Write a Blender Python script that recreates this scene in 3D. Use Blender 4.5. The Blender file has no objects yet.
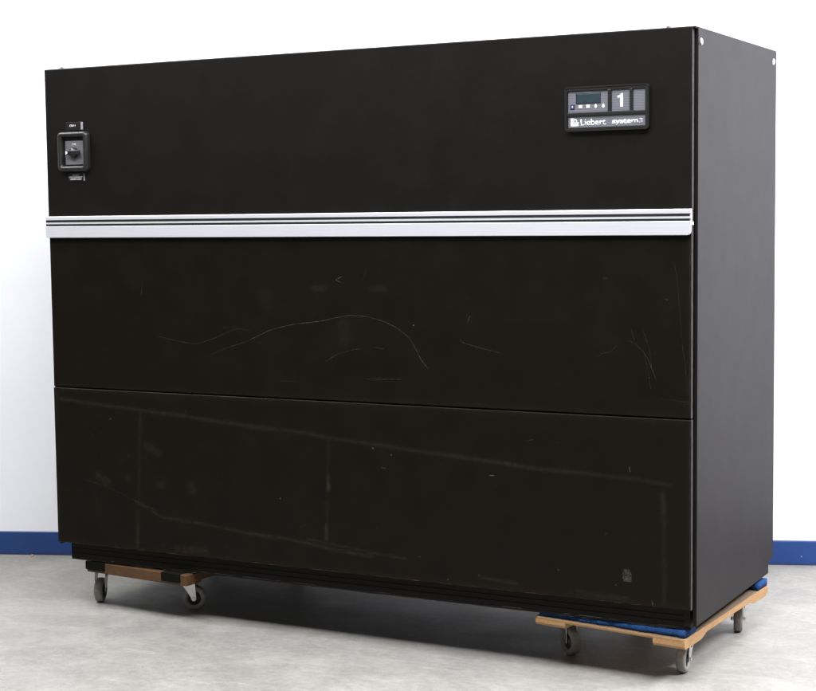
import bpy, bmesh, math, random
from math import radians as R, sin, cos, pi
from mathutils import Vector, Matrix
import numpy as np
random.seed(7)

# marks on the front panels: (points x z, width, strength)
SCR_GLINT = [([(-1.598,1.03),(-1.559,1.048),(-1.498,1.073),(-1.416,1.092),(-1.298,1.106),(-1.197,1.128),(-1.126,1.126),(-1.07,1.115),(-1.015,1.095),(-0.96,1.059),(-0.934,1.018),(-0.92,0.988),(-0.891,0.959)],0.0016,0.8),
 ([(-1.985,1.037),(-1.912,1.025),(-1.817,1.012),(-1.737,1.037),(-1.643,1.074),(-1.582,1.066)],0.0014,0.45),
 ([(-1.985,1.037),(-1.973,1.056)],0.0014,0.4),
 ([(-1.762,0.974),(-1.691,1.002),(-1.598,1.03)],0.0014,0.4),
 ([(-1.286,0.967),(-1.242,0.994),(-1.17,1.014),(-1.128,1.018)],0.0014,0.5),
 ([(-1.093,1.022),(-1.058,1.019)],0.002,0.4),
 ([(-1.13,0.916),(-0.979,0.92)],0.0014,0.6),
 ([(-1.212,1.259),(-1.238,1.246),(-1.214,1.236)],0.002,1.0),
 ([(-2.04,1.257),(-2.054,1.177)],0.0014,0.4),
 ([(-1.109,1.307),(-1.139,1.233)],0.0014,0.3),
 ([(-1.705,1.075),(-1.643,1.078)],0.0014,0.3),
 ([(-1.48,0.896),(-1.39,0.896)],0.0014,0.3),
 ([(-0.739,1.135),(-0.746,1.113)],0.0018,0.6),
 ([(-0.768,1.07),(-0.783,1.053),(-0.722,1.036),(-0.625,1.017)],0.0016,0.6),
 ([(-0.922,0.99),(-0.885,0.95)],0.0014,0.4),
 ([(-0.304,1.01),(-0.287,1.027),(-0.258,1.033),(-0.236,1.055)],0.0014,0.5),
 ([(-0.208,1.077),(-0.164,1.052),(-0.136,1.016),(-0.109,0.949)],0.0014,0.55),
 ([(-0.191,1.104),(-0.18,1.072)],0.0014,0.5),
 ([(-0.153,1.105),(-0.131,1.042),(-0.125,0.99)],0.0014,0.5),
 ([(-0.055,1.314),(-0.046,1.273),(-0.028,1.066),(-0.009,0.911)],0.0014,0.3),
 ([(-0.098,0.896),(-0.006,0.887)],0.0014,0.35),
 ([(-0.281,1.26),(-0.266,1.259)],0.0016,0.5),
 ([(-0.147,1.021),(-0.136,0.979),(-0.128,0.916)],0.0014,0.3),
 ([(-0.085,1.2),(-0.074,1.197)],0.002,0.5),
 ([(-1.868,0.777),(-1.863,0.769)],0.002,0.7),
 ([(-2.215,0.722),(-2.202,0.731)],0.002,0.7),
 ([(-2.317,0.682),(-2.29,0.656),(-2.241,0.681)],0.0014,0.35),
 ([(-2.287,0.447),(-2.26,0.317)],0.0013,0.25),
 ([(-2.355,0.498),(-2.224,0.472),(-2.101,0.43),(-2.004,0.403)],0.0014,0.35),
 ([(-1.109,0.685),(-1.098,0.682)],0.0035,1.0),
 ([(-1.074,0.62),(-1.057,0.619)],0.002,1.0),
 ([(-0.673,0.621),(-0.655,0.621)],0.002,1.0),
 ([(-0.197,0.679),(-0.195,0.663)],0.0026,1.0),
 ([(-0.543,0.741),(-0.519,0.746)],0.0018,0.5),
 ([(-0.444,0.741),(-0.433,0.742)],0.0018,0.5),
 ([(-0.125,0.269),(-0.12,0.257),(-0.124,0.249)],0.002,0.9),
 ([(-0.128,0.821),(-0.118,0.82)],0.002,0.5),
 ([(-0.001,0.834),(0.007,0.834)],0.004,1.0),
 ([(-1.435,0.398),(-1.4,0.39),(-1.365,0.403)],0.0014,0.3),
 ([(-0.206,0.3575),(-0.2045,0.34),(-0.2035,0.319)],0.024,0.55)]
STN = [([(-2.441,0.792),(-2.276,0.779),(-2.09,0.768),(-1.875,0.754),(-1.735,0.742),(-1.493,0.726)],0.006,0.35),
 ([(-1.595,0.727),(-1.417,0.725),(-1.278,0.709),(-1.076,0.696),(-0.912,0.682),(-0.753,0.672)],0.006,0.28),
 ([(-0.815,0.676),(-0.644,0.665),(-0.51,0.653),(-0.369,0.65)],0.006,0.38),
 ([(-0.369,0.65),(-0.169,0.641),(-0.067,0.63)],0.006,0.25),
 ([(-2.069,0.764),(-2.085,0.461),(-2.099,0.261)],0.006,0.2),
 ([(-2.094,0.341),(-2.099,0.261)],0.006,0.4),
 ([(-0.089,0.607),(-0.087,0.543)],0.008,0.35),
 ([(-0.085,0.543),(-0.085,0.261)],0.008,0.2),
 ([(-1.278,0.709),(-1.291,0.329)],0.006,0.15),
 ([(-1.28,0.575),(-1.28,0.53)],0.006,0.6),
 ([(-1.291,0.409),(-1.291,0.359)],0.006,0.6),
 ([(-2.101,0.43),(-1.981,0.38),(-1.803,0.37),(-1.501,0.342)],0.005,0.35),
 ([(-1.604,0.353),(-1.484,0.348),(-1.366,0.338),(-1.25,0.323),(-1.115,0.315)],0.005,0.4),
 ([(-1.366,0.353),(-1.114,0.328),(-0.982,0.319)],0.004,0.3),
 ([(-0.715,0.284),(-0.579,0.274)],0.004,0.35),
 ([(-0.37,0.272),(-0.2,0.267)],0.004,0.3),
 ([(-1.924,0.271),(-1.794,0.273)],0.012,0.3),
 ([(-2.272,0.513),(-2.229,0.491)],0.014,0.3),
 ([(-2.04,0.638),(-1.992,0.616)],0.018,0.2),
 ([(-2.135,0.51),(-2.134,0.509)],0.014,0.2),
 ([(-1.984,0.498),(-1.981,0.497)],0.014,0.25),
 ([(-1.847,0.5),(-1.847,0.49)],0.018,0.28),
 ([(-1.325,1.219),(-1.282,1.218)],0.012,0.2),
 ([(-1.097,1.218),(-1.055,1.217)],0.01,0.2),
 ([(-1.212,1.102),(-1.206,1.047)],0.022,0.15),
 ([(-1.526,1.178),(-1.519,1.172)],0.03,0.12),
 ([(-2.455,0.822),(-2.473,0.269)],0.006,0.25)]
scene = bpy.context.scene
COL = scene.collection

# ------------------------------------------------------------------ helpers
def tag(o, label=None, cat=None, group=None, kind=None):
    if label: o['label'] = label
    if cat: o['category'] = cat
    if group: o['group'] = group
    if kind: o['kind'] = kind
    return o

def empty(name, loc=(0, 0, 0), rz=0):
    o = bpy.data.objects.new(name, None); COL.objects.link(o)
    o.location = loc; o.rotation_euler = (0, 0, rz); o.empty_display_size = .1
    return o

class MB:
    """collects shapes into one bmesh, built as one object"""
    def __init__(s): s.bm = bmesh.new(); s.mi = 0
    def _new(s, verts, faces, mi=None, smooth=False):
        vs = [s.bm.verts.new(v) for v in verts]
        for f in faces:
            try:
                fc = s.bm.faces.new([vs[i] for i in f]); fc.material_index = s.mi if mi is None else mi; fc.smooth = smooth
            except ValueError: pass
        return vs
    def box(s, x0, x1, y0, y1, z0, z1, b=0.0, mi=None, seg=2):
        t = bmesh.new()
        bmesh.ops.create_cube(t, size=1)
        for v in t.verts:
            v.co = Vector(((x0+x1)/2+v.co.x*(x1-x0), (y0+y1)/2+v.co.y*(y1-y0), (z0+z1)/2+v.co.z*(z1-z0)))
        if b: bmesh.ops.bevel(t, geom=list(t.edges), offset=b, segments=seg, affect='EDGES', profile=.5)
        s.add(t, mi)
    def add(s, t, mi=None, M=None, smooth=False):
        t.verts.index_update()
        vs = [s.bm.verts.new((M @ v.co) if M else v.co) for v in t.verts]
        for f in t.faces:
            fc = s.bm.faces.new([vs[v.index] for v in f.verts]); fc.material_index = s.mi if mi is None else mi; fc.smooth = smooth
        t.free()
    def prism(s, pts, a, b, plane='xz', bev=0.0, mi=None):
        """outline pts extruded from a to b along the remaining axis"""
        def P(u, v, w): return {'xz': (u, w, v), 'yz': (w, u, v), 'xy': (u, v, w)}[plane]
        t = bmesh.new()
        va = [t.verts.new(P(u, v, a)) for u, v in pts]; vb = [t.verts.new(P(u, v, b)) for u, v in pts]
        fa = t.faces.new(va); fb = t.faces.new(vb[::-1]); n = len(pts)
        for i in range(n): t.faces.new([va[i], vb[i], vb[(i+1) % n], va[(i+1) % n]])
        bmesh.ops.recalc_face_normals(t, faces=t.faces)
        if bev:
            ed = [e for e in t.edges if (e.verts[0] in va and e.verts[1] in va) or (e.verts[0] in vb and e.verts[1] in vb)]
            bmesh.ops.bevel(t, geom=ed, offset=bev, segments=2, affect='EDGES', profile=.5)
        s.add(t, mi)
    def ring(s, outer, inner, y0, y1, mi=None, top=0.0):
        """flat frame between two outlines with equal point counts, in xz, from y0 (back) to y1 (front)"""
        n = len(outer); V = []
        for u, v in outer: V.append((u, y0, v))
        for u, v in outer: V.append((u, y1, v))
        for u, v in inner: V.append((u, y1, v))
        for u, v in inner: V.append((u, y0, v))
        F = []
        for k in range(4):
            for i in range(n):
                j = (i+1) % n; a = k*n; b = ((k+1) % 4)*n
                F.append((a+i, a+j, b+j, b+i))
        s._new(V, F, mi)
    def lathe(s, prof, M=Matrix.Identity(4), n=32, mi=None, smooth=True, closed=False):
        """prof: (r, h) revolved about local x axis"""
        V = []; F = []; m = len(prof)
        for r, h in prof:
            for k in range(n):
                a = 2*pi*k/n; V.append(M @ Vector((h, r*cos(a), r*sin(a))))
        rng = m if closed else m-1
        for i in range(rng):
            i2 = (i+1) % m
            for k in range(n):
                k2 = (k+1) % n
                F.append((i*n+k, i*n+k2, i2*n+k2, i2*n+k))
        if not closed:
            F.append(tuple(range(n))[::-1]); F.append(tuple((m-1)*n+k for k in range(n)))
        s._new(V, F, mi, smooth)
    def cyl(s, a, b, r, n=16, mi=None, smooth=False):
        a = Vector(a); b = Vector(b); d = b-a
        q = Vector((1, 0, 0)).rotation_difference(d.normalized()).to_matrix().to_4x4()
        s.lathe([(r, 0), (r, d.length)], Matrix.Translation(a) @ q, n, mi, smooth)
    def ribbon(s, pts, w, y, mi, wr=.35):
        """thin strip lying just proud of the panel face, ragged width"""
        out = []
        for (a, b) in zip(pts, pts[1:]):
            L = math.dist(a, b); k = max(1, int(L/.012))
            for i in range(k): out.append((a[0]+(b[0]-a[0])*i/k, a[1]+(b[1]-a[1])*i/k))
        out.append(pts[-1])
        # round the corners a little
        for _ in range(2):
            out = [out[0]]+[((p[0]+2*q[0]+r[0])/4, (p[1]+2*q[1]+r[1])/4) for p, q, r in zip(out, out[1:], out[2:])]+[out[-1]] if len(out) > 4 and sum(math.dist(a, b) for a, b in zip(pts, pts[1:])) > .09 else out
        V = []; n = len(out)
        for i, p in enumerate(out):
            a = out[max(0, i-1)]; b = out[min(n-1, i+1)]
            dx, dz = b[0]-a[0], b[1]-a[1]; L = math.hypot(dx, dz) or 1
            h = w/2*(1+random.uniform(-wr, wr)); 
            if i in (0, n-1) and n > 3: h *= .3
            ja, jb = random.uniform(-.0004, .0004), random.uniform(-.0004, .0004)
            V.append((p[0]-dz/L*h+ja, y, p[1]+dx/L*h+jb)); V.append((p[0]+dz/L*h+ja, y, p[1]-dx/L*h+jb))
        s._new(V, [(2*i, 2*i+2, 2*i+3, 2*i+1) for i in range(n-1)], mi)
    def build(s, name, mats, parent=None, M=None, fix=True):
        if fix: bmesh.ops.recalc_face_normals(s.bm, faces=s.bm.faces)
        me = bpy.data.meshes.new(name); s.bm.to_mesh(me); s.bm.free()
        for m in (mats if isinstance(mats, (list, tuple)) else [mats]): me.materials.append(m)
        o = bpy.data.objects.new(name, me); COL.objects.link(o)
        if parent:
            o.parent = parent
        if M is not None: o.matrix_local = M
        return o

def rrect(x0, x1, z0, z1, r, n=5):
    pts = []
    for cx, cz, a0 in ((x1-r, z1-r, 0), (x0+r, z1-r, 90), (x0+r, z0+r, 180), (x1-r, z0+r, 270)):
        for k in range(n+1):
            a = R(a0+90*k/n); pts.append((cx+r*cos(a), cz+r*sin(a)))
    return pts

# ------------------------------------------------------------------ materials
def mat(name):
    m = bpy.data.materials.new(name); m.use_nodes = True
    nt = m.node_tree; nt.nodes.clear()
    out = nt.nodes.new('ShaderNodeOutputMaterial'); b = nt.nodes.new('ShaderNodeBsdfPrincipled')
    nt.links.new(b.outputs[0], out.inputs[0])
    return m, nt, b
def N(nt, t, **k):
    n = nt.nodes.new(t)
    for a, v in k.items():
        if a.startswith('i_'):
            n.inputs[a[2:].replace('_', ' ')].default_value = v
        else: setattr(n, a, v)
    return n
def L(nt, a, b): nt.links.new(a, b)
def noise(nt, vec, scale, detail=4, rough=.55, dist=0):
    n = N(nt, 'ShaderNodeTexNoise'); n.inputs['Scale'].default_value = scale; n.inputs['Detail'].default_value = detail
    n.inputs['Roughness'].default_value = rough; n.inputs['Distortion'].default_value = dist
    L(nt, vec, n.inputs['Vector']); return n.outputs['Fac']
def ramp(nt, fac, stops):
    r = N(nt, 'ShaderNodeValToRGB'); L(nt, fac, r.inputs[0]); e = r.color_ramp.elements
    while len(e) < len(stops): e.new(.5)
    for q, (p, c) in zip(e, stops): q.position = p; q.color = (*c, 1) if len(c) == 3 else c
    return r.outputs[0]
def mix(nt, fac, a, b, bt='MIX'):
    n = N(nt, 'ShaderNodeMix', data_type='RGBA', blend_type=bt)
    for s, v in ((n.inputs[0], fac), (n.inputs[6], a), (n.inputs[7], b)):
        if isinstance(v, (int, float)): s.default_value = v
        elif isinstance(v, tuple): s.default_value = (*v, 1)
        else: L(nt, v, s)
    return n.outputs[2]
def mth(nt, op, a, b=None, c=None, clamp=False):
    n = N(nt, 'ShaderNodeMath', operation=op, use_clamp=clamp)
    for s, v in zip(n.inputs, (a, b, c)):
        if v is None: continue
        if isinstance(v, (int, float)): s.default_value = v
        else: L(nt, v, s)
    return n.outputs[0]
def coord(nt, scale=(1, 1, 1), kind='Object'):
    t = N(nt, 'ShaderNodeTexCoord'); m = N(nt, 'ShaderNodeMapping'); m.inputs['Scale'].default_value = scale
    L(nt, t.outputs[kind], m.inputs[0]); return m.outputs[0]
def bump(nt, b, h, strength, dist=.001):
    n = N(nt, 'ShaderNodeBump'); n.inputs['Strength'].default_value = strength; n.inputs['Distance'].default_value = dist
    L(nt, h, n.inputs['Height']); L(nt, n.outputs[0], b.inputs['Normal']); return n

def simple(name, col, rough=.5, metal=0, var=.15, nscale=40, bumps=0, spec=.5):
    m, nt, b = mat(name); v = coord(nt)
    f = noise(nt, v, nscale)
    dark = tuple(c*(1-var) for c in col); lite = tuple(min(1, c*(1+var)) for c in col)
    L(nt, ramp(nt, f, [(.3, dark), (.7, lite)]), b.inputs['Base Color'])
    b.inputs['Roughness'].default_value = rough; b.inputs['Metallic'].default_value = metal
    b.inputs['Specular IOR Level'].default_value = spec
    if bumps: bump(nt, b, f, bumps, .001)
    return m

def paint(name, base, wearcol=(.11, .10, .075), rough=.42, spec=.5, use_attr=True, streak=False):
    m, nt, b = mat(name); v = coord(nt)
    big = noise(nt, v, 1.6, 3, .5, .4); mid = noise(nt, v, 9, 5, .6); fine = noise(nt, v, 220, 3, .6)
    c = mix(nt, ramp(nt, mid, [(.35, (0, 0, 0)), (.75, (1, 1, 1))]), base, tuple(x*1.3+.0004 for x in base))
    # rubbed dust: fine speckle that lies thicker on old handling marks
    sp = ramp(nt, noise(nt, v, 420, 2, .5), [(.63, (0, 0, 0)), (.74, (1, 1, 1))])
    c = mix(nt, mth(nt, 'MULTIPLY', sp, .17), c, wearcol)
    # a few tiny chips
    vo = N(nt, 'ShaderNodeTexVoronoi', feature='F1'); vo.inputs['Scale'].default_value = 17; L(nt, v, vo.inputs['Vector'])
    rnd = N(nt, 'ShaderNodeSeparateColor'); L(nt, vo.outputs['Color'], rnd.inputs[0])
    sz = mth(nt, 'MULTIPLY', mth(nt, 'GREATER_THAN', rnd.outputs[0], .86), .03)
    chip = mth(nt, 'LESS_THAN', vo.outputs['Distance'], mth(nt, 'MULTIPLY', sz, rnd.outputs[1]))
    c = mix(nt, mth(nt, 'MULTIPLY', chip, .55), c, (.25, .25, .24))
    if use_attr:
        a = N(nt, 'ShaderNodeAttribute', attribute_name='wear_and_light')
        br = ramp(nt, noise(nt, v, 45, 6, .75), [(.36, (0, 0, 0)), (.66, (1, 1, 1))])
        wf = mth(nt, 'MULTIPLY', a.outputs['Fac'], mth(nt, 'ADD', mth(nt, 'MULTIPLY', br, .85), .15), clamp=True)
        c = mix(nt, wf, c, wearcol)
    if streak:
        vs = coord(nt, (1, 26, 2.2)); s1 = ramp(nt, noise(nt, vs, 1.0, 6, .7, .2), [(.60, (0, 0, 0)), (.80, (1, 1, 1))])
        c = mix(nt, mth(nt, 'MULTIPLY', s1, .35), c, (.018, .0155, .015))
    L(nt, c, b.inputs['Base Color'])
    rr = mth(nt, 'ADD', mth(nt, 'MULTIPLY', mid, .08), rough-.04); rr = mth(nt, 'ADD', rr, mth(nt, 'MULTIPLY', big, .04))
    L(nt, rr, b.inputs['Roughness']); b.inputs['Specular IOR Level'].default_value = spec
    h = mth(nt, 'ADD', mth(nt, 'MULTIPLY', fine, .35), mth(nt, 'MULTIPLY', big, 5.5))
    bump(nt, b, h, .5, .0012)
    return m

M = {}
M['front'] = paint('front_paint', (.0050, .0038, .0023), wearcol=(.046, .036, .023), spec=.09)
M['upper'] = paint('upper_paint', (.0042, .0038, .0026), rough=.36, use_attr=False, spec=.19)
M['side'] = paint('side_paint', (.0060, .0044, .0040), wearcol=(.050, .043, .040), rough=.48, spec=.15, use_attr=True, streak=True)
M['dark'] = paint('frame_paint', (.005, .0048, .004), rough=.5, use_attr=False, spec=.35)
M['plinth'] = paint('plinth_paint', (.0042, .0036, .0026), wearcol=(.09, .07, .045), rough=.6, use_attr=False, spec=.16)
def scratch_highlight_mat():
    m, nt, b = mat('scratch_and_highlight'); v = coord(nt)
    b.inputs['Base Color'].default_value = (.066, .061, .050, 1); b.inputs['Roughness'].default_value = .5
    a = N(nt, 'ShaderNodeAttribute', attribute_name='mark')
    br = ramp(nt, noise(nt, v, 60, 5, .8), [(.36, (.0,)*3), (.60, (1,)*3)])
    L(nt, mth(nt, 'MULTIPLY', a.outputs['Fac'], br), b.inputs['Alpha'])
    return m
M['lit_flange'] = simple('lit_folded_edge', (.050, .046, .044), .5, 0, .3, 50)  # side light on the right-facing folds, painted as a paler grey
M['scratch'] = scratch_highlight_mat()
M['dust'] = simple('settled_dust', (.045, .036, .024), .9, 0, .5, 90)
M['plastic'] = simple('black_plastic', (.007, .007, .006), .38, 0, .1, 300, .03)
M['rubberframe'] = simple('black_moulding', (.009, .009, .0075), .42, 0, .15, 200, .08)
M['cap'] = simple('black_rubber', (.004, .004, .003), .8, 0, .3, 60, .3, .08)
M['chrome'] = simple('zinc_steel', (.62, .61, .60), .34, 1, .12, 60)
M['darksteel'] = simple('dull_steel', (.16, .16, .155), .45, .9, .3, 60)
M['white_plastic'] = simple('white_plastic', (.85, .85, .85), .35, 0, .04)
M['inlay'] = simple('black_inlay', (.004, .004, .004), .6, 0, .1)
M['ink'] = simple('white_ink', (.80, .80, .82), .5, 0, .05)
M['ink2'] = simple('dim_ink', (.38, .37, .41), .5, 0, .05)
M['labelblack'] = simple('engraved_black_laminate', (.006, .006, .005), .35, 0, .1)
M['labeledge'] = simple('laminate_edge', (.28, .25, .29), .4, 0, .1)
M['lcd'] = simple('liquid_crystal_glass', (.020, .034, .040), .22, 0, .12, 80)
M['lcdrim'] = simple('display_rim', (.010, .012, .030), .3, 0, .1)
M['button_blue'] = simple('navy_button', (.012, .018, .06), .4, 0, .1)
M['button_grey'] = simple('pale_button', (.52, .50, .47), .45, 0, .06)

def alu():
    m, nt, b = mat('brushed_aluminium'); v = coord(nt, (1.5, 60, 300))
    f = noise(nt, v, 6, 4, .6)
    L(nt, ramp(nt, f, [(.3, (.66, .66, .69)), (.7, (.80, .80, .83))]), b.inputs['Base Color'])
    b.inputs['Metallic'].default_value = .45; b.inputs['Roughness'].default_value = .36
    return m
M['alu'] = alu()
def greyplate():
    m, nt, b = mat('grey_legend_film'); v = coord(nt)
    w = N(nt, 'ShaderNodeTexWave', wave_type='BANDS', bands_direction='Z'); w.inputs['Scale'].default_value = 70; L(nt, v, w.inputs['Vector'])
    L(nt, ramp(nt, w.outputs['Fac'], [(.2, (.085, .087, .100)), (.8, (.155, .155, .172))]), b.inputs['Base Color'])
    b.inputs['Roughness'].default_value = .4
    return m
M['grey'] = greyplate()
M['switchgrey'] = simple('grey_switch_plate', (.125, .12, .13), .42, 0, .08, 90)

def wood(name, a, b_, c_):
    m, nt, b = mat(name); v = coord(nt)
    f = noise(nt, coord(nt, (1, 1, 1)), 260, 4, .75); g = noise(nt, coord(nt, (14, 14, 90)), 3, 5, .6, .3)
    col = mix(nt, .45, ramp(nt, f, [(.34, b_), (.6, a)]), ramp(nt, g, [(.3, b_), (.65, a)]))
    blot = ramp(nt, noise(nt, v, 18, 4, .6), [(.5, (0,)*3), (.8, (1,)*3)])
    col = mix(nt, mth(nt, 'MULTIPLY', blot, .4), col, c_)
    pit = ramp(nt, noise(nt, v, 150, 2, .5), [(.66, (0,)*3), (.72, (1,)*3)])
    col = mix(nt, mth(nt, 'MULTIPLY', pit, .65), col, (.10, .05, .02))
    L(nt, col, b.inputs['Base Color']); b.inputs['Roughness'].default_value = .7
    bump(nt, b, f, .5, .0015); return m
M['wood'] = wood('raw_board', (.41, .235, .095), (.21, .11, .042), (.30, .19, .10))
M['wooddark'] = wood('old_beam', (.095, .040, .005), (.026, .011, .002), (.018, .008, .002))
def carpet():
    m, nt, b = mat('blue_carpet'); v = coord(nt)
    f = noise(nt, v, 230, 5, .8); g = noise(nt, v, 30, 4, .6)
    c = mix(nt, ramp(nt, f, [(.35, (0,)*3), (.7, (1,)*3)]), (.004, .022, .078), (.034, .12, .30))
    c = mix(nt, mth(nt, 'MULTIPLY', ramp(nt, g, [(.4, (0,)*3), (.7, (1,)*3)]), .35), c, (.06, .07, .30))
    L(nt, c, b.inputs['Base Color']); b.inputs['Roughness'].default_value = .95
    b.inputs['Specular IOR Level'].default_value = .1
    bump(nt, b, f, 1.0, .004); return m
M['carpet'] = carpet()
M['deckface'] = wood('trodden_deck', (.20, .14, .085), (.10, .07, .045), (.07, .06, .05))
def tyre():
    m, nt, b = mat('grey_rubber_tyre'); v = coord(nt)
    f = noise(nt, v, 35, 5, .65)
    L(nt, ramp(nt, f, [(.3, (.14, .135, .115)), (.7, (.26, .25, .22))]), b.inputs['Base Color'])
    b.inputs['Roughness'].default_value = .6; bump(nt, b, f, .15, .001); return m
M['tyre'] = tyre()
M['hub'] = simple('dark_hub', (.03, .03, .027), .55, 0, .2)

def concrete():
    m, nt, b = mat('sealed_concrete'); v = coord(nt)
    big = noise(nt, v, .9, 5, .6, .6); mid = noise(nt, v, 4.2, 7, .68, .5); fin = noise(nt, v, 42, 6, .7); gr = noise(nt, v, 260, 3, .6)
    rot = N(nt, 'ShaderNodeMapping'); rot.inputs['Rotation'].default_value = (0, 0, R(18)); rot.inputs['Scale'].default_value = (1, 2.6, 1); L(nt, v, rot.inputs[0])
    tro = noise(nt, rot.outputs[0], 4.0, 9, .72, 1.4)     # trowel sweeps
    blo = noise(nt, v, 2.0, 6, .7, 1.8)
    G = lambda k: (k*1.12, k*1.085, k*.965)
    c = ramp(nt, mid, [(.32, G(.13)), (.5, G(.21)), (.68, G(.31))])
    c = mix(nt, .42, c, ramp(nt, tro, [(.36, G(.125)), (.5, G(.20)), (.64, G(.32))]))
    c = mix(nt, .32, c, ramp(nt, blo, [(.40, G(.115)), (.60, G(.31))]))
    c = mix(nt, .30, c, ramp(nt, big, [(.3, G(.14)), (.7, G(.28))]))
    c = mix(nt, .24, c, ramp(nt, fin, [(.36, G(.08)), (.64, G(.32))]))
    c = mix(nt, .15, c, ramp(nt, gr, [(.38, G(.04)), (.62, G(.40))]))
    # whitish scuffs and trails
    sc = ramp(nt, noise(nt, coord(nt, (.8, 5, 1)), 5, 8, .75, 1.2), [(.58, (0,)*3), (.70, (1,)*3)])
    c = mix(nt, mth(nt, 'MULTIPLY', sc, .45), c, G(.36))
    for s_, w_ in ((1.3, .012), (2.1, .008)):
        ln = noise(nt, v, s_, 2, .5, .8); d = mth(nt, 'ABSOLUTE', mth(nt, 'SUBTRACT', ln, .5))
        lf = ramp(nt, d, [(0, (1,)*3), (w_*.6, (0,)*3)])
        c = mix(nt, mth(nt, 'MULTIPLY', mth(nt, 'MULTIPLY', lf, ramp(nt, fin, [(.45, (0,)*3), (.6, (1,)*3)])), .30), c, G(.10))
    # small dark spots and grit
    for s_, th, k in ((5.0, .72, .055), (13, .80, .06)):
        vo = N(nt, 'ShaderNodeTexVoronoi', feature='F1'); vo.inputs['Scale'].default_value = s_; L(nt, v, vo.inputs['Vector'])
        rn = N(nt, 'ShaderNodeSeparateColor'); L(nt, vo.outputs['Color'], rn.inputs[0])
        rad = mth(nt, 'MULTIPLY', mth(nt, 'GREATER_THAN', rn.outputs[0], th), mth(nt, 'MULTIPLY', rn.outputs[1], k))
        d = mth(nt, 'LESS_THAN', mth(nt, 'ADD', vo.outputs['Distance'], mth(nt, 'MULTIPLY', fin, .02)), rad)
        c = mix(nt, mth(nt, 'MULTIPLY', d, .75), c, (.045, .042, .038))
    L(nt, c, b.inputs['Base Color'])
    L(nt, ramp(nt, mid, [(.3, (.40,)*3), (.7, (.62,)*3)]), b.inputs['Roughness'])
    b.inputs['Specular IOR Level'].default_value = .4
    bump(nt, b, mth(nt, 'ADD', mth(nt, 'MULTIPLY', mid, 3.0), mth(nt, 'MULTIPLY', fin, .3)), .35, .0016)
    return m
M['floor'] = concrete()
def wallm():
    m, nt, b = mat('white_wall_paint'); v = coord(nt)
    f = noise(nt, v, 2.2, 5, .6); g = noise(nt, v, 160, 3, .6)
    c = ramp(nt, f, [(.3, (.80, .81, .83)), (.7, (.85, .855, .87))])
    sp = ramp(nt, noise(nt, v, 26, 3, .5), [(.74, (0,)*3), (.78, (1,)*3)])
    c = mix(nt, mth(nt, 'MULTIPLY', sp, .12), c, (.45, .42, .40))
    L(nt, c, b.inputs['Base Color']); b.inputs['Roughness'].default_value = .6
    bump(nt, b, g, .3, .001); return m
M['wall'] = wallm()
def bandm():
    m, nt, b = mat('blue_skirting'); v = coord(nt)
    f = noise(nt, v, 5, 6, .65)
    c = ramp(nt, f, [(.3, (.006, .034, .145)), (.7, (.010, .047, .185))])
    vo = N(nt, 'ShaderNodeTexVoronoi', feature='F1'); vo.inputs['Scale'].default_value = 24; L(nt, v, vo.inputs['Vector'])
    rn = N(nt, 'ShaderNodeSeparateColor'); L(nt, vo.outputs['Color'], rn.inputs[0])
    d = mth(nt, 'LESS_THAN', vo.outputs['Distance'], mth(nt, 'MULTIPLY', mth(nt, 'GREATER_THAN', rn.outputs[0], .8), .1))
    c = mix(nt, mth(nt, 'MULTIPLY', d, .6), c, (.5, .55, .7))
    sep = N(nt, 'ShaderNodeSeparateXYZ'); L(nt, v, sep.inputs[0])
    dirt = ramp(nt, mth(nt, 'ADD', mth(nt, 'MULTIPLY', sep.outputs['Z'], 10), mth(nt, 'MULTIPLY', noise(nt, v, 30, 5, .7), .25)), [(.12, (1,)*3), (.30, (0,)*3)])
    c = mix(nt, mth(nt, 'MULTIPLY', dirt, .6), c, (.02, .022, .035))
    sf = ramp(nt, noise(nt, coord(nt, (2, 1, 30)), 6, 6, .7), [(.62, (0,)*3), (.72, (1,)*3)])
    c = mix(nt, mth(nt, 'MULTIPLY', sf, .25), c, (.10, .14, .26))
    L(nt, c, b.inputs['Base Color']); b.inputs['Roughness'].default_value = .5
    return m
M['band'] = bandm()

# ------------------------------------------------------------------ dimensions (metres)
# x runs along the cabinet front (right end at 0), y into the picture, z up from the floor
W, D = 2.472, .888
ZP, ZB, ZS, ZT0, ZT1, ZTOP = .180, .248, .8355, 1.3915, 1.470, 2.009

# ------------------------------------------------------------------ setting
fl = MB(); fl._new([(-9, -9, 0), (9, -9, 0), (9, 9, 0), (-9, 9, 0)], [(0, 1, 2, 3)])
tag(fl.build('floor', M['floor'], fix=False), kind='structure')

wall_ang = R(21.4)
wl = empty('wall', (-3.27, .640, 0), wall_ang)
tag(wl, 'plain white painted wall with a low blue skirting behind the black cabinet', 'wall')
b = MB(); b.box(-4, 10, .004, .16, 0, 4.2); b.build('wall_face', M['wall'], wl)
b = MB()
b.prism([(0, .0015), (0, .098), (.0015, .1015), (.004, .1030), (.004, .0015)], -4, 10, 'yz')
b.build('skirting', M['band'], wl)

# ------------------------------------------------------------------ cabinet
cab = empty('equipment_cabinet', (-W/2, D/2, ZP))
tag(cab, 'tall wide black metal air conditioning cabinet with scuffed panels on two dollies', 'cabinet')
ORG = Matrix.Translation((W/2, -D/2, -ZP))      # lets parts be modelled in floor coordinates
def cpart(mb, name, mats, fix=True): return mb.build(name, mats, cab, ORG, fix)

def seg_dist(X, Z, a, b):
    ax, az = a; bx, bz = b; dx, dz = bx-ax, bz-az; q = dx*dx+dz*dz+1e-12
    t = np.clip(((X-ax)*dx+(Z-az)*dz)/q, 0, 1)
    return np.hypot(X-ax-t*dx, Z-az-t*dz)

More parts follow.
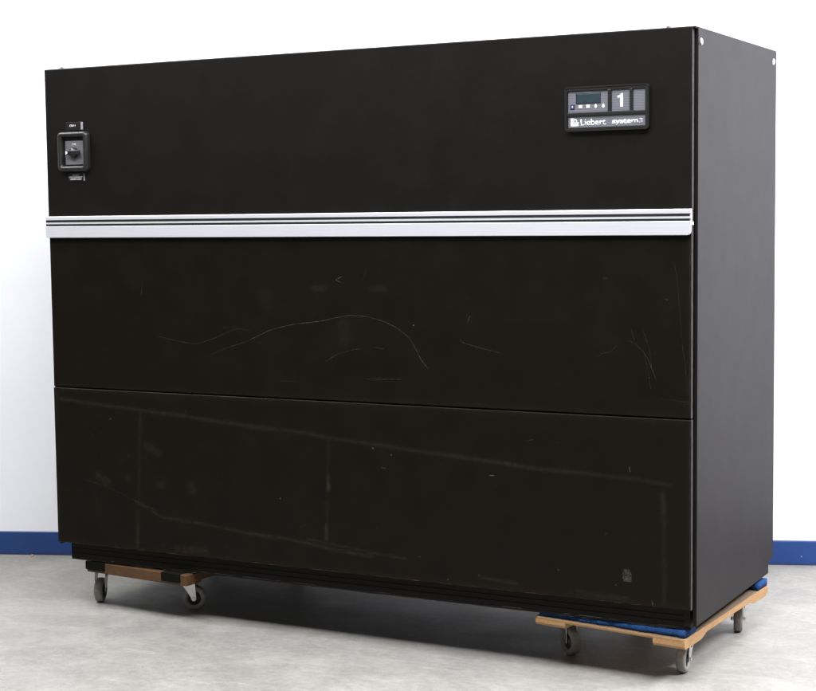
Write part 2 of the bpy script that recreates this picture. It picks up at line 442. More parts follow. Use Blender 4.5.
def wear_at(X, Z, stains):
    w = np.zeros_like(X)
    for pts, h, s in stains:
        d = np.full_like(X, 9.)
        for a, b in zip(pts, pts[1:]): d = np.minimum(d, seg_dist(X, Z, a, b))
        w = np.maximum(w, s*np.exp(-(d/h)**2))
    return w

def panel(name, x0, x1, z0, z1, step, mats, stains=(), scratches=(), dent=.0, seed=0, edge=.2):
    rng = random.Random(seed)
    nx = max(2, int((x1-x0)/step)); nz = max(2, int((z1-z0)/step))
    xs = np.linspace(x0, x1, nx+1); zs = np.linspace(z0, z1, nz+1)
    
    for q_, e0, e1 in ((xs, x0, x1), (zs, z0, z1)):
        q_[1] = e0+.0014; q_[-2] = e1-.0014; q_[2] = e0+.0026; q_[-3] = e1-.0026
    X, Z = np.meshgrid(xs, zs)
    Y = np.zeros_like(X)
    for _ in range(9):
        cx, cz, r, a = rng.uniform(x0, x1), rng.uniform(z0, z1), rng.uniform(.12, .35), rng.uniform(-1, 1)
        Y += dent*a*np.exp(-((X-cx)**2+(Z-cz)**2)/r**2)
    Y *= np.minimum(1, np.minimum(np.minimum(X-x0, x1-X), np.minimum(Z-z0, z1-Z))/.04)
    Y[0, :] = Y[-1, :] = .0018; Y[:, 0] = Y[:, -1] = .0018
    Wr = wear_at(X, Z, stains)
    # handling wear along the edges of the sheet
    ed = np.minimum(np.minimum(X-x0, x1-X), np.minimum(Z-z0, (z1-Z)))
    Wr = np.maximum(Wr, edge*np.exp(-(ed/.0035)**2))
    n = X.size; wdt = nx+1
    V = np.c_[X.ravel(), Y.ravel(), Z.ravel()].tolist()
    F = [(j*wdt+i, j*wdt+i+1, (j+1)*wdt+i+1, (j+1)*wdt+i) for j in range(nz) for i in range(nx)]
    loop = [i for i in range(wdt)]+[j*wdt+nx for j in range(1, nz+1)]+[nz*wdt+i for i in range(nx-1, -1, -1)]+[j*wdt for j in range(nz-1, 0, -1)]
    k = len(V); V += [(V[i][0], .0195, V[i][2]) for i in loop]; m = len(loop)
    F += [(loop[i], k+i, k+(i+1) % m, loop[(i+1) % m]) for i in range(m)]
    F.append(tuple(k+i for i in range(m))[::-1])
    wear_and_light = list(Wr.ravel())+[.9]*m  # back ring of the fold paled as if lit, alongside real wear
    nbase = len(F); mark = [0.]*len(V)
    s = MB()
    for pts, w, st in scratches:
        c0 = len(s.bm.verts); s.ribbon(pts, w, -.0005-dent*0, 1); mark += [st]*(len(s.bm.verts)-c0)
    s.bm.verts.index_update(); s.bm.verts.ensure_lookup_table()
    off = len(V)
    # lay every scratch vertex just above the locally dented sheet
    for v in s.bm.verts:
        i = int(np.clip(round((v.co.x-x0)/(x1-x0)*nx), 1, nx-1)); j = int(np.clip(round((v.co.z-z0)/(z1-z0)*nz), 1, nz-1))
        V.append((v.co.x, float(Y[j, i])-.0006, v.co.z)); wear_and_light.append(0)
    F += [tuple(off+v.index for v in f.verts) for f in s.bm.faces]; s.bm.free()
    me = bpy.data.meshes.new(name); me.from_pydata(V, [], F)
    for mm in mats: me.materials.append(mm)
    for idx, p in enumerate(me.polygons):
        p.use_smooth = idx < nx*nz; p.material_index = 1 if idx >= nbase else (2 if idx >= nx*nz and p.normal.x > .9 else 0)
    a = me.attributes.new('wear_and_light', 'FLOAT', 'POINT'); a.data.foreach_set('value', [float(q) for q in wear_and_light])
    a = me.attributes.new('mark', 'FLOAT', 'POINT'); a.data.foreach_set('value', [float(q) for q in mark])
    me.update()
    o = bpy.data.objects.new(name, me); COL.objects.link(o); o.parent = cab; o.matrix_local = ORG
    return o

rs0 = random.Random(11)
SCR_GLINT += [([(-W+.004, ZS-.0036), (-1.6, ZS-.0036)], .0022, .75), ([(-1.6, ZS-.0036), (-.9, ZS-.0036)], .0018, .5), ([(-.9, ZS-.0036), (-.004, ZS-.0036)], .0014, .4),  # highlight along the bent top lip, painted as pale ribbons
        ([(-.0035, ZB+.01), (-.0035, ZS-.01)], .0018, .35), ([(-.0045, ZS+.01), (-.0045, ZT0-.01)], .0018, .3)]  # side light on the right edges, painted the same way
SCR_GLINT += [([(-W+.01+k*.0615, ZB+.0016), (-W+.01+k*.0615+rs0.uniform(.02, .06), ZB+.0016)], .0018, rs0.uniform(.1, .75)) for k in range(39)]
low_sc = [s for s in SCR_GLINT if s[0][0][1] < ZS]; mid_sc = [s for s in SCR_GLINT if s[0][0][1] >= ZS]
rs = random.Random(3)
def flecks(z0, z1, n, lowbias):
    out = []
    for _ in range(n):
        x = rs.uniform(-W+.05, -.05); z = z0+(z1-z0)*(rs.random()**lowbias); l = rs.uniform(.002, .008); a = rs.uniform(-.6, .6)
        out.append(([(x, z), (x+l*cos(a), z+l*sin(a))], rs.uniform(.0012, .0024), rs.uniform(.3, .8)))
    return out
tag(panel('lower_panel', -W, 0, ZB, ZS-.0025, .0065, [M['front'], M['scratch'], M['lit_flange']], STN, low_sc+flecks(ZB+.01, ZS-.05, 55, 2.6), .0012, 1),
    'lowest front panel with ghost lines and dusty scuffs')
tag(panel('middle_panel', -W+.002, -.001, ZS+.0025, ZT1-.0065, .0065, [M['front'], M['scratch'], M['lit_flange']], STN, mid_sc+flecks(ZS+.02, ZT0-.02, 10, 1.2), .0012, 2, .15),
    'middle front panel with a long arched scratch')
tag(panel('upper_panel', -W, 0, ZT1-.004, ZTOP-.001, .02, [M['upper'], M['scratch'], M['lit_flange']], (), [], .0006, 3, .1), 'smooth upper front panel carrying the controls')

# inner frame
b = MB(); b.box(-W+.004, -.004, .0225, D-.01, ZB-.004, ZTOP-.006, .002); cpart(b, 'frame', M['dark'])
# top sheet with a low folded rim and two lifting lugs
b = MB(); b.box(-W+.002, .010, .004, D-.004, ZTOP-.0055, ZTOP+.0005, .0015)
tp = cpart(b, 'top_panel', M['side'])
for lx in (-W+.058, -.085):
    b = MB(); b.prism([(0, 0), (.02, 0), (.02, .003), (.012, .0075), (.004, .0045)], lx, lx+.010, 'yz'); b.build('lug', M['darksteel'], tp, Matrix.Translation((0, .01, ZTOP+.0005)))
for sx, nm in ((0, 1), (-W-.012, 0)):
    # side sheet: notched at the low rear corner
    s = MB(); y0 = .0212
    zb_ = .195 if nm else .2365
    prof = [(y0, zb_), (.830, zb_), (.830, .237), (D, .237), (D, ZTOP-.0005), (y0, ZTOP-.0005)]
    s.prism(prof, sx+.0005, sx+.012, 'yz', bev=.0022)
    sp = cpart(s, 'side_panel', [M['side'], M['scratch']])
    if nm:
        me = sp.data
        # marks on the outer face
        bm = bmesh.new(); bm.from_mesh(me)
        lay = bm.verts.layers.float.new('mark')
        marks = [(.698, .359, .694, .257, .006, .35), (.313, .421, .310, .391, .004, .4), (.317, .282, .316, .254, .005, .45), (.812, .313, .817, .294, .004, .4),
                 (.388, .261, .457, .251, .004, .45), (.039, .491, .092, .443, .0015, .35), (.295, 1.612, .307, 1.596, .003, .5), (.678, 1.890, .680, 1.885, .004, .7),
                 (.645, 1.37, .640, 1.33, .004, .25), (.52, 1.51, .53, 1.45, .003, .2), (.60, 1.60, .61, 1.5, .003, .2), (.05, .29, .06, .285, .004, .5), (.12, .30, .121, .296, .004, .6)]
        for _ in range(34):
            y = rs.uniform(.03, .84); z = .22+.5*rs.random()**1.8; marks.append((y, z, y+rs.uniform(-.004, .004), z+rs.uniform(.003, .03), .0018, rs.uniform(.12, .4)))
        for ya, za, yb, zb, w, st in marks:
            k = 6; pr = []
            for i in range(k+1):
                t = i/k; hw = w/2*(1-abs(2*t-1)**3)*rs.uniform(.6, 1.1)+.0002
                for sg in (-1, 1):
                    v = bm.verts.new((sx+.0126, ya+(yb-ya)*t+sg*hw, za+(zb-za)*t)); v[lay] = st; pr.append(v)
            for i in range(k):
                f = bm.faces.new((pr[2*i], pr[2*i+1], pr[2*i+3], pr[2*i+2])); f.material_index = 1
        bm.to_mesh(me); bm.free()
        for yy, zz, tl in ((.046, 1.966, 14), (.846, 1.968, -16)):
            b = MB(); t = bmesh.new(); bmesh.ops.create_uvsphere(t, u_segments=16, v_segments=10, radius=1)
            Mx = Matrix.Translation((.0125, yy, zz)) @ Matrix.Rotation(R(tl), 4, 'X') @ Matrix.Diagonal((.006, .0055, .0115, 1))
            b.add(t, M=Mx, smooth=True); b.cyl((.012, yy, zz), (.0135, yy, zz), .0065, 20)
            b.build('cap_plug', M['white_plastic'], sp)
# rear sheet
b = MB(); b.box(-W+.002, -.002, D-.0095, D-.001, ZB, ZTOP-.007, .001); cpart(b, 'rear_panel', M['dark'])
# plinth: channel on four sides, worn lip below
b = MB()
b.box(-W+.038, -.008, .030, .045, ZP, ZB-.0045, .0015); b.box(-W+.038, -.008, .815, .830, ZP, ZB-.0045, .0015)
b.box(-W+.038, -W+.053, .0455, .8145, ZP, ZB-.0045, .0015); b.box(-.023, -.008, .0455, .8145, ZP, ZB-.0045, .0015)
b.box(-W+.042, -.008, .0265, .0297, ZP+.001, ZP+.007, .001)
b.box(-W+.0535, -.0235, .0455, .8145, ZP+.02, ZP+.024)
for zz in (.022, .040):
    b.box(-W+.040, -.033, .0280, .0299, ZP+zz, ZP+zz+.003, .0008)
b.mi = 1
for _ in range(46):
    xx = rs.uniform(-W+.05, -.05); l_ = rs.uniform(.01, .09); zz = rs.choice([ZP+.0005, ZP+.0072, ZP+.0005])
    b.box(xx, min(xx+l_, -.01), .0262, .0264, zz, zz+rs.uniform(.0008, .002))
pl = cpart(b, 'plinth', [M['plinth'], M['dust']])
b = MB(); b.box(-.031, -.0085, .0235, .0295, ZP+.009, ZB-.005, .001); b.build('corner_bracket', M['plinth'], pl)

# trim strip
t_ = MB()
x0, x1 = -W-.0045, .0008
t_.prism([(0.0005, ZT1), (-.011, ZT1-.0005), (-.012, ZT1-.0025), (-.012, ZT1-.0135), (-.0085, ZT1-.0135), (-.0085, ZT1-.0225), (-.012, ZT1-.0225), (-.012, ZT1-.0285),
          (-.0085, ZT1-.0285), (-.0085, ZT1-.036), (.0005, ZT1-.036)], x0, x1, 'yz')
pts = [(x0, ZT1-.0365), (x0, ZT0), (x1-.012, ZT0)]+[(x1-.012+.010*sin(R(a)), ZT0+.010-.010*cos(R(a))) for a in (15, 30, 45, 60, 75, 90)]+[(x1, ZT1-.0365)]
t_.prism(pts, -.0125, .0005, 'xz', bev=.0015)
tr = cpart(t_, 'trim_strip', M['alu'])
for za, zb in ((.0225, .0135), (.036, .0285)):
    b = MB(); b.box(x0+.001, x1-.004, -.0105, -.0084, ZT1-za+.0004, ZT1-zb-.0004); b.build('inlay_strip', M['inlay'], tr)
b = MB(); b.box(.0002, .005, -.009, .004, ZT0+.030, ZT0+.040, .0015); b.build('end_clip', M['white_plastic'], tr)

# lettering ------------------------------------------------------------
def text_obj(name, s, x, z, h, y, m, parent, width=None, weight=0.0, align='LEFT', Mloc=None, shear=0):
    cu = bpy.data.curves.new(name, 'FONT'); cu.body = s; cu.size = 1; cu.extrude = 0.0; cu.offset = weight; cu.shear = shear
    cu.align_x = align; cu.resolution_u = 4
    o = bpy.data.objects.new(name, cu); COL.objects.link(o)
    bpy.context.view_layer.update()
    dg = bpy.context.evaluated_depsgraph_get(); me = bpy.data.meshes.new_from_object(o.evaluated_get(dg))
    bpy.data.objects.remove(o); bpy.data.curves.remove(cu)
    xs = [v.co.x for v in me.vertices]; 
    cap = .73       # capital height of the built-in face at size 1
    k = h/cap; kx = k if width is None else width/(max(xs)-min(xs)); mn = min(xs); mid = (max(xs)+min(xs))/2
    bm = bmesh.new(); bm.from_mesh(me)
    for v in bm.verts:
        u = (v.co.x-(mid if align == 'CENTER' else mn))*kx; v.co = Vector((x+u, y, z+v.co.y*k))
    r = bmesh.ops.extrude_face_region(bm, geom=list(bm.faces))
    for g in r['geom']:
        if isinstance(g, bmesh.types.BMVert): g.co.y += .0003
    bmesh.ops.recalc_face_normals(bm, faces=bm.faces)
    bm.to_mesh(me); bm.free(); me.materials.clear(); me.materials.append(m)
    me.name = name
    q = bpy.data.objects.new(name, me); COL.objects.link(q); q.parent = parent
    return q

# control panel ----------------------------------------------------------
b = MB()
ox0, ox1, oz0, oz1 = -.403, -.131, 1.711, 1.847
b.prism(rrect(ox0+.001, ox1-.001, oz0+.001, oz1-.001, .010), -.004, 0.0, 'xz')
b.ring(rrect(ox0, ox1, oz0, oz1, .011), rrect(ox0+.0035, ox1-.0035, oz0+.0035, oz1-.0035, .009), -.0005, -.0125)
b.ring(rrect(ox0+.0035, ox1-.0035, oz0+.0035, oz1-.0035, .009), rrect(-.3945, -.1425, 1.7215, 1.8345, .0015), -.0042, -.0105)
b.box(-.3943, -.1427, -.0105, -.0042, 1.7575, 1.7675, .0008)
b.box(-.2625, -.2515, -.0104, -.0042, 1.768, 1.8342, .0008); b.box(-.1925, -.1825, -.0104, -.0042, 1.768, 1.8342, .0008)
cp = cpart(b, 'control_panel', M['plastic'])
def plate(name, x0, x1, z0, z1):
    b = MB(); b.box(x0, x1, -.0062, -.0041, z0, z1, .0004); return b.build(name, M['grey'], cp)
plate('keypad_plate', -.3935, -.2630, 1.7685, 1.8335); plate('number_plate', -.2510, -.1930, 1.7685, 1.8335)
plate('blank_plate', -.1820, -.1430, 1.7685, 1.8335); plate('name_plate', -.3935, -.1430, 1.7220, 1.7570)
b = MB(); b.box(-.3675, -.2865, -.0074, -.0060, 1.7945, 1.8275, .0005); b.build('display_rim', M['lcdrim'], cp)
b = MB(); b.box(-.3640, -.2875, -.0080, -.0073, 1.7965, 1.8240, .0003); b.build('display_screen', M['lcd'], cp)
b = MB(); b.box(-.3865, -.3715, -.0076, -.0060, 1.7785, 1.7935, .0008); b.build('button', M['button_blue'], cp)
for xx, w_, h_ in ((-.353, .0125, .0095), (-.328, .0125, .0105)):
    b = MB(); b.box(xx-w_/2, xx+w_/2, -.0074, -.0060, 1.786-h_/2, 1.786+h_/2, .0006); b.build('button', M['button_grey'], cp)
for xx in (-.303, -.278):
    b = MB(); b.prism([(xx-.0042, 1.784), (xx, 1.7795), (xx+.0042, 1.784), (xx+.003, 1.789), (xx, 1.7935), (xx-.003, 1.789)], -.0072, -.0060, 'xz'); b.build('button', M['ink'], cp)
b = MB(); b.prism(rrect(-.3815, -.3765, 1.7830, 1.7900, .002), -.0081, -.0075, 'xz'); b.build('button_symbol', M['ink2'], cp)
b = MB(); b.prism([(-.2150, 1.7810), (-.2150, 1.8215), (-.2205, 1.8215), (-.2235, 1.8165), (-.2325, 1.8140), (-.2325, 1.8085), (-.2235, 1.8095), (-.2235, 1.7810)][::-1], -.0068, -.0061, 'xz'); b.build('numeral', M['ink'], cp)
text_obj('maker_lettering', 'Liebert', -.3525, 1.7285, .0205, -.0066, M['ink'], cp, width=.082, weight=.012)
text_obj('model_lettering', 'system', -.2500, 1.7305, .0165, -.0066, M['ink'], cp, width=.084, weight=.035)
text_obj('series_numeral', '3', -.1635, 1.7305, .0145, -.0066, M['ink2'], cp, width=.012, weight=.03)
# square emblem holding a ring and a dot
lg = MB()
lx0, lx1, lz0, lz1 = -.3850, -.3590, 1.7275, 1.7525
cx_, cz_ = -.3705, 1.7425
n_ = 28
def sq(a):      # point on the square outline in direction a
    dx, dz = cos(a), sin(a); tx = ((lx1-cx_) if dx > 0 else (lx0-cx_))/dx if abs(dx) > 1e-6 else 9; tz = ((lz1-.001-cz_) if dz > 0 else (lz0-cz_))/dz if abs(dz) > 1e-6 else 9
    t = min(tx, tz); return (cx_+dx*t, cz_+dz*t)
# solid corner lower left and lower right, open upper right
out_, in_ = [], []
a0, a1 = R(105), R(345)
F_ = []; V_ = []
for k in range(n_+1):
    a = a0+(a1-a0)*k/n_; o_ = sq(a); i_ = (cx_+.0088*cos(a), cz_+.0088*sin(a)); V_ += [(o_[0], -.0066, o_[1]), (i_[0], -.0066, i_[1])]
lg._new(V_, [(2*k, 2*k+2, 2*k+3, 2*k+1) for k in range(n_)])
V_ = []
for k in range(n_+1):
    a = 2*pi*k/n_; V_ += [(cx_+.0068*cos(a), -.0066, cz_+.0068*sin(a)), (cx_+.0042*cos(a), -.0066, cz_+.0042*sin(a))]
lg._new(V_, [(2*k, 2*k+2, 2*k+3, 2*k+1) for k in range(n_)])
lg._new([(cx_+.0014*cos(R(60*k)), -.0066, cz_+.0014*sin(R(60*k))) for k in range(6)], [tuple(range(6))])
lg.build('emblem', M['ink'], cp)

# isolator switch --------------------------------------------------------
b = MB()
def prow(rows, mb):
    """closed loft through outlines given as (outline, y)"""
    n = len(rows[0][0]); V = []; F = []
    for o_, y in rows: V += [(u, y, v) for u, v in o_]
    for k in range(len(rows)-1):
        for i in range(n):
            j = (i+1) % n; F.append((k*n+i, k*n+j, (k+1)*n+j, (k+1)*n+i))
    mb._new(V, F, smooth=True)
gx0, gx1, gz0, gz1 = -2.406, -2.267, 1.633, 1.778
def g(i, r): return rrect(gx0+i, gx1-i, gz0+i, gz1-i, r)
prow([(g(0, .016), 0), (g(.001, .015), -.014), (g(.004, .013), -.020), (g(.010, .009), -.023), (g(.016, .006), -.021), (g(.020, .005), -.015), (g(.021, .004), -.001)], b)
sw = cpart(b, 'isolator_switch', M['rubberframe'])
b = MB(); b.box(gx0+.021, gx1-.021, -.003, -.0002, gz0+.021, gz1-.021); b.build('recess', M['inlay'], sw)
b = MB(); b.box(-2.3765, -2.2925, -.0075, -.0031, 1.6575, 1.7450, .001); fp = b.build('face_plate', M['switchgrey'], sw)
b = MB()
kx, kz = -2.335, 1.7015
b.lathe([(.019, 0), (.019, .006), (.0165, .010), (.0165, .013)], Matrix.Translation((kx, -.0076, kz)) @ Matrix.Rotation(R(-90), 4, 'Z'), 28)
b.box(kx-.026, kx+.034, -.0235, -.0125, kz-.0085, kz+.0085, .004, seg=3)
b.build('knob', M['plastic'], sw)
b = MB(); b.box(kx-.0245, kx-.0195, -.0241, -.0234, kz-.003, kz+.003); b.build('pointer_mark', M['ink'], sw)
b = MB(); b.box(kx-.041, kx-.0325, -.0082, -.0075, kz-.006, kz+.006); b.build('position_mark', M['ink'], sw)
text_obj('switch_lettering', 'OFF', kx, 1.7275, .0075, -.0079, M['ink'], sw, weight=.01, align='CENTER', width=.019)
# engraved tags above and below
b = MB(); b.box(-2.3765, -2.3075, -.0016, -.0001, 1.783, 1.8125, .0003); la = cpart(b, 'engraved_tag', M['labelblack'])
la['label'] = 'small black tag above the switch'
b = MB(); b.box(-2.3070, -2.2975, -.0018, -.0001, 1.7845, 1.8120, .0003); b.build('tag_edge', M['labeledge'], la)
text_obj('tag_lettering', 'CRU-1', -2.3455, 1.7965, .0072, -.0020, M['ink'], la, weight=.01, align='CENTER', width=.027)
b = MB(); b.box(-2.3720, -2.3005, -.0016, -.0001, 1.5985, 1.6265, .0003); lb = cpart(b, 'engraved_tag', M['labelblack'])
lb['label'] = 'small black tag with three lines below the switch'
b = MB(); b.box(-2.3000, -2.2960, -.0018, -.0001, 1.5990, 1.6260, .0003); b.build('tag_edge', M['labeledge'], lb)
for k, (s_, w_) in enumerate((('DO NOT', .030), ('DISCONNECT', .062), ('UNDER LOAD', .052))):
    text_obj('tag_lettering', s_, -2.3360, 1.6170-.0072*k, .0054, -.0020, M['ink'], lb, weight=.0, align='CENTER', width=w_)

# ------------------------------------------------------------------ dollies
def caster(parent, x, y, ztop, az, rw=.0460, tw=.031):
    """swivel caster; az = direction in which the wheel trails, x y = where the wheel touches"""
    trail = .026; H = ztop
    Mc = Matrix.Translation((x-trail*cos(az), y-trail*sin(az), 0)) @ Matrix.Rotation(az, 4, 'Z')
    b = MB()
    b.box(-.036, .036, -.031, .031, H-.0035, H-.0003, .001)
    for sx in (-1, 1):
        for sy in (-1, 1): b.cyl((sx*.027, sy*.023, H-.0075), (sx*.027, sy*.023, H-.0034), .0048, 6)
    b.lathe([(.023, 0), (.025, .004), (.022, .010)], Matrix.Translation((0, 0, H-.0135)) @ Matrix.Rotation(R(-90), 4, 'Y'), 24)
    c = b.build('caster', M['chrome'], parent, Mc)
    yk = tw/2+.0045
    f = MB()
    zt = H-.0138
    f.box(-.031, .030, -yk-.0012, yk+.0012, zt-.003, zt, .001)
    for s_ in (-1, 1):
        o_ = [(-.031, zt-.003), (.030, zt-.003), (trail+.009, rw+.010)]+[(trail+.010*cos(R(a)), rw+.010*sin(R(a))) for a in (20, -20, -60, -100, -140)]+[(trail-.012, rw+.006)]
        f.prism(o_, s_*yk-.0011, s_*yk+.0011, 'xz', bev=.0005)
        f.lathe([(.0055, 0), (.0055, .0015)], Matrix.Translation((.012, s_*yk+(.001 if s_ > 0 else -.0025), zt-.022)) @ Matrix.Rotation(R(90), 4, 'Z'), 14, mi=1)
    f.build('fork', [M['chrome'], M['inlay']], c)
    w = MB()
    h = tw/2
    pr = [(.0255, -h+.003), (.030, -h), (rw-.007, -h), (rw-.002, -h+.003), (rw, -h+.0085), (rw, h-.0085), (rw-.002, h-.003), (rw-.007, h), (.030, h), (.0255, h-.003)]
    w.lathe(pr, Matrix.Translation((trail, 0, rw)) @ Matrix.Rotation(R(90), 4, 'Z'), 40, closed=True)
    w.build('wheel', M['tyre'], c)
    w = MB(); w.lathe([(.008, -h-.001), (.012, -h+.001), (.014, -h+.005), (.0257, -h+.006), (.0257, h-.006), (.014, h-.005), (.012, h-.001), (.008, h+.001)], Matrix.Translation((trail, 0, rw)) @ Matrix.Rotation(R(90), 4, 'Z'), 32)
    w.build('hub', M['hub'], c)
    w = MB()
    w.cyl((trail, -yk-.0035, rw), (trail, yk+.0035, rw), .0035, 12)
    for s_ in (-1, 1): w.cyl((trail, s_*(yk+.001), rw), (trail, s_*(yk+.0055), rw), .0070, 6)
    w.build('axle_bolt', M['chrome'], c)
    return c

def place(root, parent_pt):    # floor point in the dolly's own frame
    v = root.matrix_world.inverted() @ Vector((*parent_pt, 0)); return v.x, v.y

# right dolly: raw boards with blue carpet
rz = R(-2.2)
rd = empty('furniture_dolly', (-.258, .430, 0), rz); bpy.context.view_layer.update()
tag(rd, 'raw wooden dolly padded with blue carpet under the right end of the black cabinet', 'dolly', 'wheeled dollies carrying the cabinet')
HW, HD = .253, .413
def tilt(mb):       # the board slopes a little: its padding is squeezed most at the left
    for v in mb.bm.verts: v.co.z += (HW-v.co.x)*.032+(.004*(v.co.x < -.1) if v.co.z < .135 else 0)
zc = .1195
for sx in (-1, 1):
    b = MB(); xa, xb = (-HW, -HW+.105) if sx < 0 else (HW-.105, HW)
    o_ = [(-HD, .1460), (-HD, zc+.010), (-HD+.004, zc+.003), (-HD+.012, zc), (-HD+.150, zc), (-HD+.175, zc+.006), (-HD+.20, zc+.013), (HD-.20, zc+.013), (HD-.175, zc+.006), (HD-.15, zc), (HD-.03, zc), (HD-.008, zc+.006), (HD, zc+.014), (HD, .1460)]
    b.prism(o_, xa, xb, 'yz', bev=.0015); tilt(b); b.build('runner', M['wood'], rd)
    b = MB(); b.box(-HW+.1055 if sx < 0 else -.0005+.001, -.0005 if sx < 0 else HW-.1055, -HD+.001, -HD+.12, .1425, .1461, .0008)
    tilt(b); b.build('crossboard', M['wood'], rd)
b = MB(); b.box(-HW+.1055, HW-.1055, HD-.12, HD-.001, .1425, .1461, .0008); tilt(b); b.build('crossboard', M['wood'], rd)
b = MB(); b.prism(rrect(-HW, HW, -HD, HD, .012), .1463, .1525, 'xy', bev=.001); tilt(b); dk = b.build('deck', [M['wood'], M['deckface']], rd)
for p_ in dk.data.polygons:
    if p_.normal.z > .9: p_.material_index = 1
def carpet_pad(y0, y1, z0, z1, x0, x1, seed):
    rg = random.Random(seed); nx, k = 60, 14; V = []; F = []
    for i in range(nx+1):
        x = x0+(x1-x0)*i/nx
        wv = .0025*sin(x*37+seed)+.002*sin(x*91+1)+.0012*sin(x*210)
        for j in range(k):
            a = 2*pi*j/k; ca, sa = cos(a), sin(a)
            u = (abs(ca)**.35)*(1 if ca > 0 else -1); v = (abs(sa)**.35)*(1 if sa > 0 else -1)
            zl = z0+(HW-x)*.032
            V.append((x+rg.uniform(-.001, .001), (y0+y1)/2+u*(y1-y0)/2+(wv if u < 0 else 0)+rg.uniform(-.0008, .0008), (zl+z1)/2+v*(z1-zl)/2+(rg.uniform(-.0004, 0) if v > 0 else 0)))
    for i in range(nx):
        for j in range(k): F.append((i*k+j, i*k+(j+1) % k, (i+1)*k+(j+1) % k, (i+1)*k+j))
    F.append(tuple(range(k))); F.append(tuple(nx*k+j for j in range(k))[::-1])
    b = MB(); b._new(V, F, smooth=True); return b.build('carpet_pad', M['carpet'], rd)
carpet_pad(-HD+.012, -HD+.11, .1527, .1798, -HW+.010, HW-.004, 1)
carpet_pad(HD-.105, HD-.002, .1527, .1798, -HW+.008, HW-.002, 2)
for pt, az in (((-.482, .215), -38), ((-.081, .180), -88), ((-.070, .744), -74), ((-.43, .76), 150)):
    x, y = place(rd, pt); caster(rd, x, y, zc+(.019 if x < 0 else .001), R(az)-rz)

# left dolly: old brown beams with black rubber corners
rz = R(-5)
ld = empty('furniture_dolly', (-2.085, .404, 0), rz); bpy.context.view_layer.update()
tag(ld, 'old brown wooden dolly with black rubber corner pads under the left end of the cabinet', 'dolly', 'wheeled dollies carrying the cabinet')
HW, HD, zc = .245, .395, .1370
for sy in (-1, 1):
    b = MB(); ya, yb = (-HD, -HD+.085) if sy < 0 else (HD-.085, HD)
    b.box(-HW, HW, ya, yb, zc, .1765, .003); bm_ = b.build('beam', M['wooddark'], ld)
    for sx in (-1, 1):
        b = MB(); xa, xb = (-HW-.004, -HW+.092) if sx < 0 else (HW-.118, HW-.028)
        b.prism(rrect(xa, xb, zc+.009, .1790, .005), ya-.0045, yb+.0045, 'xz', bev=.002); b.build('rubber_pad', M['cap'], ld)
for sx in (-1, 1):
    b = MB(); xa, xb = (-HW+.01, -HW+.09) if sx < 0 else (HW-.10, HW-.02)
    b.box(xa, xb, -HD+.0855, HD-.0855, zc+.002, .165, .003); b.build('beam', M['wooddark'], ld)
for pt, az in (((-2.380, .128), -66), ((-1.975, .178), 22), ((-2.26, .715), 100), ((-1.87, .73), 150)):
    x, y = place(ld, pt); caster(ld, x, y, zc, R(az)-rz)

# ------------------------------------------------------------------ crumbs on the floor
def flake(x, y, r, h, m, lab, cat, grp, seed):
    rg = random.Random(seed); b = MB(); n = 9
    o_ = [(r*rg.uniform(.5, 1.2)*cos(2*pi*k/n), r*.6*rg.uniform(.5, 1.2)*sin(2*pi*k/n)) for k in range(n)]
    b.prism(o_, .0003, h, 'xy', bev=min(h*.3, .001)); o = b.build('paint_flake' if cat == 'paint flake' else 'crumb', m)
    o.location = (x, y, .0002); o.rotation_euler = (0, 0, rg.uniform(0, 3)); tag(o, lab, cat, grp); return o
M['plaster'] = simple('plaster_flake', (.8, .8, .8), .7, 0, .1)
M['crumbm'] = simple('tan_crumb', (.42, .26, .14), .8, 0, .2)
flake(-3.176, .648, .012, .006, M['crumbm'], 'small tan crumb lying against the foot of the blue skirting at left', 'crumb', None, 0)

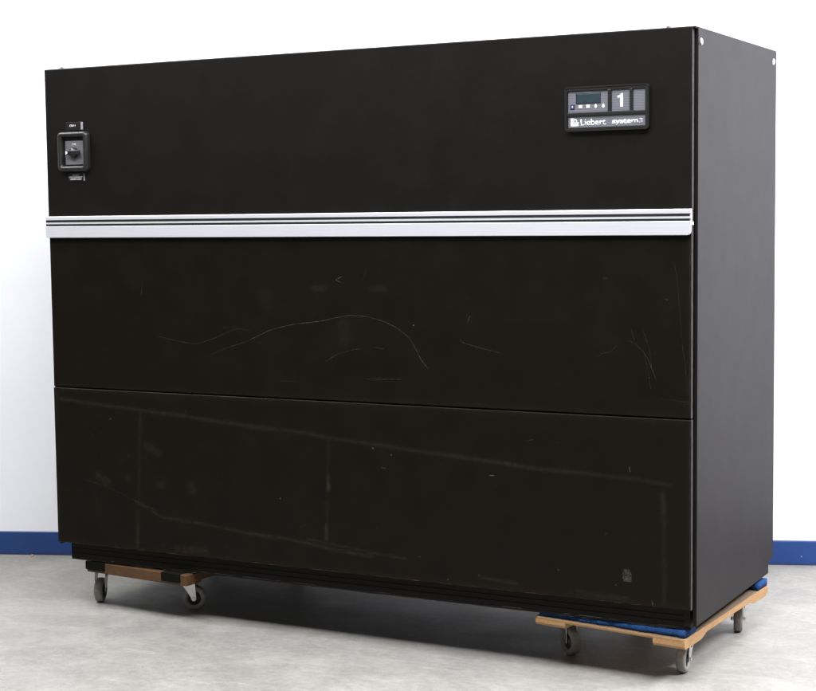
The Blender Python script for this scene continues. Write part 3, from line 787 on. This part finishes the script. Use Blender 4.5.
# ------------------------------------------------------------------ lamps
def area(name, loc, target, sx, sy, power, col):
    l = bpy.data.lights.new(name, 'AREA'); l.shape = 'RECTANGLE'; l.size = sx; l.size_y = sy; l.energy = power; l.color = col
    o = bpy.data.objects.new(name, l); COL.objects.link(o); o.location = loc
    o.rotation_euler = (Vector(target)-Vector(loc)).to_track_quat('-Z', 'Y').to_euler(); return o
area('ceiling_light', (1.2, -.9, 4.4), (1.1, -.8, 0), 2.4, 0.9, 340, (.92, .93, 1.0))
area('ceiling_light', (3.1, .8, 3.8), (2.4, 1.0, 0), 1.4, 1.2, 560, (.92, .92, 1.0))
area('ceiling_light', (-1.2, -2.2, 4.4), (-1.2, -1.9, 0), 4.0, .9, 320, (.93, .93, 1.0))
area('ceiling_light', (-4.0, -.7, 3.6), (-3.7, .5, .6), 1.4, .8, 95, (.95, .97, 1.0))  # added lamp, aimed to brighten the left wall and floor
area('far_fill_light', (-9, -13.5, 4.9), (-1.2, 0, 1.8), 13, 1.6, 130, (.97, .97, 1.0))  # unseen lamp added to give the upper panel and trim a sheen
WCOL = (1.0, .94, .85); WSTR = .08

w = bpy.data.worlds.new('World'); scene.world = w; w.use_nodes = True
bg = w.node_tree.nodes['Background']; bg.inputs[1].default_value = WSTR
wn = w.node_tree; tcw = N(wn, 'ShaderNodeTexCoord'); sxw = N(wn, 'ShaderNodeSeparateXYZ'); L(wn, tcw.outputs['Generated'], sxw.inputs[0])
L(wn, ramp(wn, sxw.outputs['Z'], [(.0, tuple(c*.08 for c in WCOL)), (.35, WCOL)]), bg.inputs[0])

# ------------------------------------------------------------------ camera
f_px, pitch, roll, yaw = 1601.66, R(4.694), R(-.6625), R(-28.0825)
cpos = Vector((1.50787, -4.63674, 1.46418))
fw = Vector((sin(yaw)*cos(pitch), cos(yaw)*cos(pitch), -sin(pitch)))
rt = Vector((cos(yaw), -sin(yaw), 0)); up = rt.cross(fw)
r2 = rt*cos(roll)+up*sin(roll); u2 = -rt*sin(roll)+up*cos(roll)
cam = bpy.data.cameras.new('camera'); co = bpy.data.objects.new('camera', cam); COL.objects.link(co)
co.matrix_world = Matrix(((r2.x, u2.x, -fw.x, cpos.x), (r2.y, u2.y, -fw.y, cpos.y), (r2.z, u2.z, -fw.z, cpos.z), (0, 0, 0, 1)))
cam.sensor_width = 36; cam.lens = f_px/816*36; cam.clip_end = 100; cam.clip_start = .05
scene.camera = co
vs = scene.view_settings
vs.view_transform = 'Standard'; vs.look = 'None'; vs.gamma = 1; vs.exposure = 0
